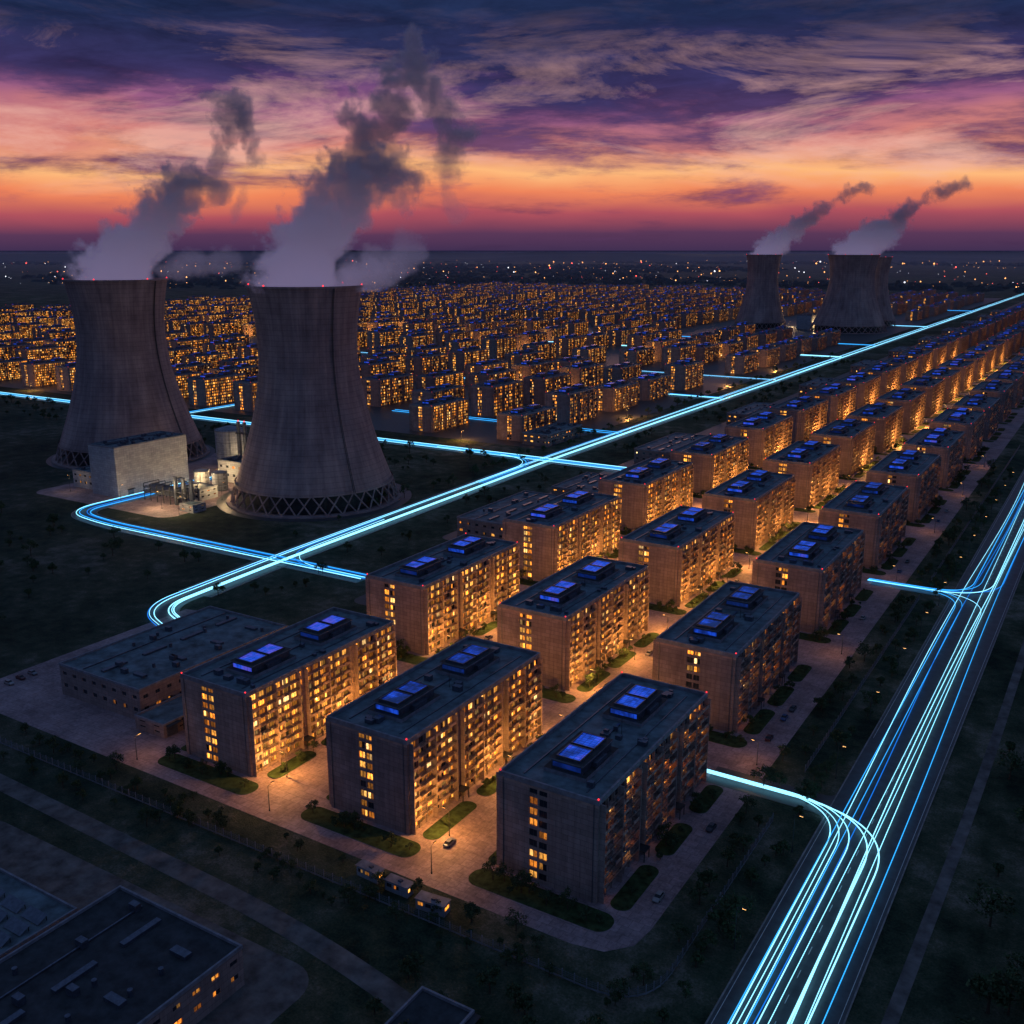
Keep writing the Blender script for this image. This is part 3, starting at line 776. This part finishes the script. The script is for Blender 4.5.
def plume(origin,ctrl,vox,k=1.0,seed=0,nsc=1.0):
    pts=[];rad=[];den=[]
    for ch in ctrl:
        for i in range(len(ch)-1):
            for q in range(14):
                t=q/14; c=[a*(1-t)+b*t for a,b in zip(ch[i],ch[i+1])]
                pts.append(RG*c[0]+FW*c[2]+Vector((0,0,c[1]))); rad.append(c[3]);den.append(c[4])
    me=D.meshes.new('plume_core'); me.from_pydata([tuple(p) for p in pts],[],[])
    me.attributes.new('rad','FLOAT','POINT').data.foreach_set('value',rad)
    me.attributes.new('den','FLOAT','POINT').data.foreach_set('value',den)
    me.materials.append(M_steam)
    o=D.objects.new('steam_plume',me); o.location=origin; link(o)
    g=D.node_groups.new('plume','GeometryNodeTree')
    g.interface.new_socket('Geometry',in_out='INPUT',socket_type='NodeSocketGeometry'); g.interface.new_socket('Geometry',in_out='OUTPUT',socket_type='NodeSocketGeometry')
    h=N(g); gi=h.new('NodeGroupInput');go=h.new('NodeGroupOutput')
    pos=h.new('GeometryNodeInputPosition').outputs[0]
    wp=h.noise(h.vm('ADD',pos,(seed*37.0,seed*11.0,0)),.03*nsc,4,.55,0,1)
    wp=h.vm('SUBTRACT',wp,(.5,.5,.5)); sc=h.n.new('ShaderNodeVectorMath');sc.operation='SCALE';h.l.new(wp,sc.inputs[0])
    sz=h.new('ShaderNodeSeparateXYZ',{0:pos}).outputs[2]; wf=h.new('ShaderNodeMapRange',{0:sz,1:0.0,2:50.0/nsc,3:.15,4:1.0}).outputs[0]
    h.l.new(h.m('MULTIPLY',wf,40/nsc),sc.inputs[3])
    p2=h.vm('ADD',pos,sc.outputs[0])
    sn=h.new('GeometryNodeSampleNearest',{'Sample Position':p2}); sn.domain='POINT'; h.l.new(gi.outputs[0],sn.inputs['Geometry'])
    def samp(field,typ):
        s_=h.new('GeometryNodeSampleIndex'); s_.data_type=typ; s_.domain='POINT'
        h.l.new(gi.outputs[0],s_.inputs['Geometry']); h.l.new(sn.outputs[0],s_.inputs['Index']); 
        vi=[i for i in s_.inputs if i.name=='Value' and i.enabled][0]; h.l.new(field,vi)
        return [x for x in s_.outputs if x.enabled][0]
    def att(n):
        a=h.new('GeometryNodeInputNamedAttribute'); a.data_type='FLOAT'; a.inputs['Name'].default_value=n; return a.outputs[0]
    r=samp(att('rad'),'FLOAT'); dn=samp(att('den'),'FLOAT'); pp=samp(h.new('GeometryNodeInputPosition').outputs[0],'FLOAT_VECTOR')
    dist=h.vm('DISTANCE',p2,pp,out=1)
    shape=h.m('SUBTRACT',1.0,h.m('DIVIDE',dist,r))
    fb=h.noise(h.vm('ADD',p2,(seed*13.0,0,seed*7.0)),.08*nsc,8,.6)
    amp=h.new('ShaderNodeMapRange',{0:sz,1:0.0,2:70.0/nsc,3:1.8,4:4.0}).outputs[0]
    d=h.m('ADD',h.m('SUBTRACT',shape,.12),h.m('MULTIPLY',h.m('SUBTRACT',fb,.53),amp))
    d=h.m('MULTIPLY',d,6.0,clamp=True)
    d=h.m('MULTIPLY',h.m('MULTIPLY',d,dn),k)
    xs=[p.x for p in pts];ys=[p.y for p in pts];zs=[p.z for p in pts];mr=max(rad)*1.25
    mn=(min(xs)-mr,min(ys)-mr,max(-2,min(zs)-mr)); mx=(max(xs)+mr,max(ys)+mr,max(zs)+mr*.8)
    vc=h.new('GeometryNodeVolumeCube',{'Density':d,'Min':mn,'Max':mx,'Background':0.0,
        'Resolution X':int((mx[0]-mn[0])/vox),'Resolution Y':int((mx[1]-mn[1])/vox),'Resolution Z':int((mx[2]-mn[2])/vox)})
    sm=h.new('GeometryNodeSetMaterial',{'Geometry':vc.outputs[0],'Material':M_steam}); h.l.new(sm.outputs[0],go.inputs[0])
    md=o.modifiers.new('steam','NODES'); md.node_group=g
    return o
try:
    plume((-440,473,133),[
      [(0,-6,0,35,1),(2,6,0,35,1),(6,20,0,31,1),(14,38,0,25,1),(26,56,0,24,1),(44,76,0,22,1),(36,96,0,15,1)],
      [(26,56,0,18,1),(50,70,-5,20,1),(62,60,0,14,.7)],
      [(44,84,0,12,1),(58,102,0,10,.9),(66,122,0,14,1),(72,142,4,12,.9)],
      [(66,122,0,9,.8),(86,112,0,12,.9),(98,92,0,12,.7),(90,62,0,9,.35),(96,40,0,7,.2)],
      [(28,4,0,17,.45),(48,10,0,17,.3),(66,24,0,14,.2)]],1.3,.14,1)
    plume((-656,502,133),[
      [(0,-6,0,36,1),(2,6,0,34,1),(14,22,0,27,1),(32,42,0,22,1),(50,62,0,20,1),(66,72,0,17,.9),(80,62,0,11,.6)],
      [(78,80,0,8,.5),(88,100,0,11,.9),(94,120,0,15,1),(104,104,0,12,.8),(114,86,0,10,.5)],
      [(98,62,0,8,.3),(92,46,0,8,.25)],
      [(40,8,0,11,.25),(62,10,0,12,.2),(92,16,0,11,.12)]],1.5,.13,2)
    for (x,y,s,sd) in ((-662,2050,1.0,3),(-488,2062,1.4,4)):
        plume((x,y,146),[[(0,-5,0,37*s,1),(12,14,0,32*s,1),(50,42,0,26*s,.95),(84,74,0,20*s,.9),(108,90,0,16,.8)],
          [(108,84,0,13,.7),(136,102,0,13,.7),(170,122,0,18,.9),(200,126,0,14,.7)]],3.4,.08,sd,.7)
except Exception as e:
    import traceback; traceback.print_exc()
# ---------------------------------------------------------------- world
w=D.worlds.new('World'); SC.world=w; w.use_nodes=True; w.node_tree.nodes.clear(); h=N(w.node_tree)
d=h.new('ShaderNodeTexCoord').outputs['Generated']; s_=h.new('ShaderNodeSeparateXYZ',{0:d})
x,y,z=s_.outputs
frt=h.m('ADD',h.m('MULTIPLY',x,-.5234),h.m('MULTIPLY',y,.852)); sd=h.m('ADD',h.m('MULTIPLY',x,.852),h.m('MULTIPLY',y,.5234))
az=h.m('ARCTAN2',sd,frt)
cw=h.new('ShaderNodeCombineXYZ',{0:h.m('MULTIPLY',az,2.6),1:h.m('MULTIPLY',z,11.0)}).outputs[0]
warp=h.m('SUBTRACT',h.noise(cw,1.0,4,.55),.5)
zz=h.m('ADD',z,h.m('MULTIPLY',h.m('MULTIPLY',warp,.11),h.m('MULTIPLY',z,10.0,clamp=True)))
rp=h.m('MULTIPLY',zz,2.5)
base=h.ramp(rp,[(0,lin((66,48,82))),(.035,lin((90,56,88))),(.08,lin((176,82,94))),(.13,lin((240,134,92))),(.18,lin((255,186,124))),
    (.235,lin((216,132,122))),(.30,lin((152,92,132))),(.37,lin((92,66,120))),(.48,lin((46,54,102))),(1,lin((38,58,96)))])
zp=h.m('ADD',z,.10)
cl=h.new('ShaderNodeCombineXYZ',{0:h.m('DIVIDE',sd,zp),1:h.m('MULTIPLY',h.m('DIVIDE',frt,zp),1.3),2:h.m('MULTIPLY',az,1.5)}).outputs[0]
st=h.new('ShaderNodeCombineXYZ',{0:h.m('ADD',h.m('MULTIPLY',az,4.6),h.m('MULTIPLY',z,3.0)),1:h.m('ADD',h.m('MULTIPLY',z,22.0),h.m('MULTIPLY',az,-.7)),2:4.7}).outputs[0]
n1=h.noise(cl,.50,9,.62,.35); n2=h.noise(h.vm('ADD',st,(7.3,2.1,0)),2.2,8,.66,.4)
n3=h.noise(st,.75,8,.62,.35)
mm=h.m('ADD',h.m('ADD',h.m('MULTIPLY',n1,.28),h.m('MULTIPLY',n2,.2)),h.m('MULTIPLY',n3,.52))
thr=h.new('ShaderNodeMapRange',{0:z,1:.03,2:.19,3:-.065,4:.11}).outputs[0]
mask=h.ramp(h.m('ADD',mm,thr),[(.455,0),(.57,1)],'EASE')
cc=h.ramp(rp,[(0,lin((58,42,76))),(.08,lin((104,58,88))),(.16,lin((116,66,98))),(.26,lin((78,56,98))),(.36,lin((50,46,88))),(.5,lin((30,42,76))),(1,lin((26,44,74)))])
tex=h.ramp(n2,[(.32,.62),(.68,1.4)])
cc=h.mix(1,cc,h.new('ShaderNodeCombineXYZ',{0:tex,1:tex,2:tex}).outputs[0],'MULTIPLY')
col=h.mix(h.m('MULTIPLY',mask,.94),base,cc)
wm=h.ramp(h.noise(h.vm('ADD',st,(3.1,5.2,9.0)),.9,9,.66,.5),[(.50,0),(.66,1)])
wz=h.ramp(rp,[(.12,0),(.2,1),(.36,.75),(.48,.05)])
col=h.mix(h.m('MULTIPLY',h.m('MULTIPLY',wm,wz),.66),col,lin((242,184,168)))
back=h.new('ShaderNodeMapRange',{0:frt,1:-.3,2:.6,3:0.0,4:1.0}).outputs[0]
col=h.mix(back,lin((66,82,124)),col)
col=h.mix(h.ramp(z,[(.23,0),(.45,1)]),col,lin((68,90,130)))
col=h.mix(h.m('LESS_THAN',z,-.0005),col,lin((30,30,55)))
bg=h.new('ShaderNodeBackground',{0:col,1:1.0}); o=h.new('ShaderNodeOutputWorld'); h.l.new(bg.outputs[0],o.inputs[0])
su=D.lights.new('sun','SUN'); su.energy=.12; su.angle=math.radians(15); su.color=(1,.5,.4)
so=D.objects.new('sun',su); so.rotation_euler=Vector((-.45,.9,.09)).to_track_quat('Z','Y').to_euler(); link(so)
c=D.cameras.new('camera'); c.lens=36*1005/1024; c.sensor_width=36; c.clip_end=100000; c.clip_start=1
co=D.objects.new('camera',c); co.location=(0,0,155); co.rotation_euler=(math.radians(90-14.61),0,math.radians(31.56)); link(co); SC.camera=co
SC.view_settings.view_transform='Standard'; SC.view_settings.look='None'; SC.view_settings.exposure=0
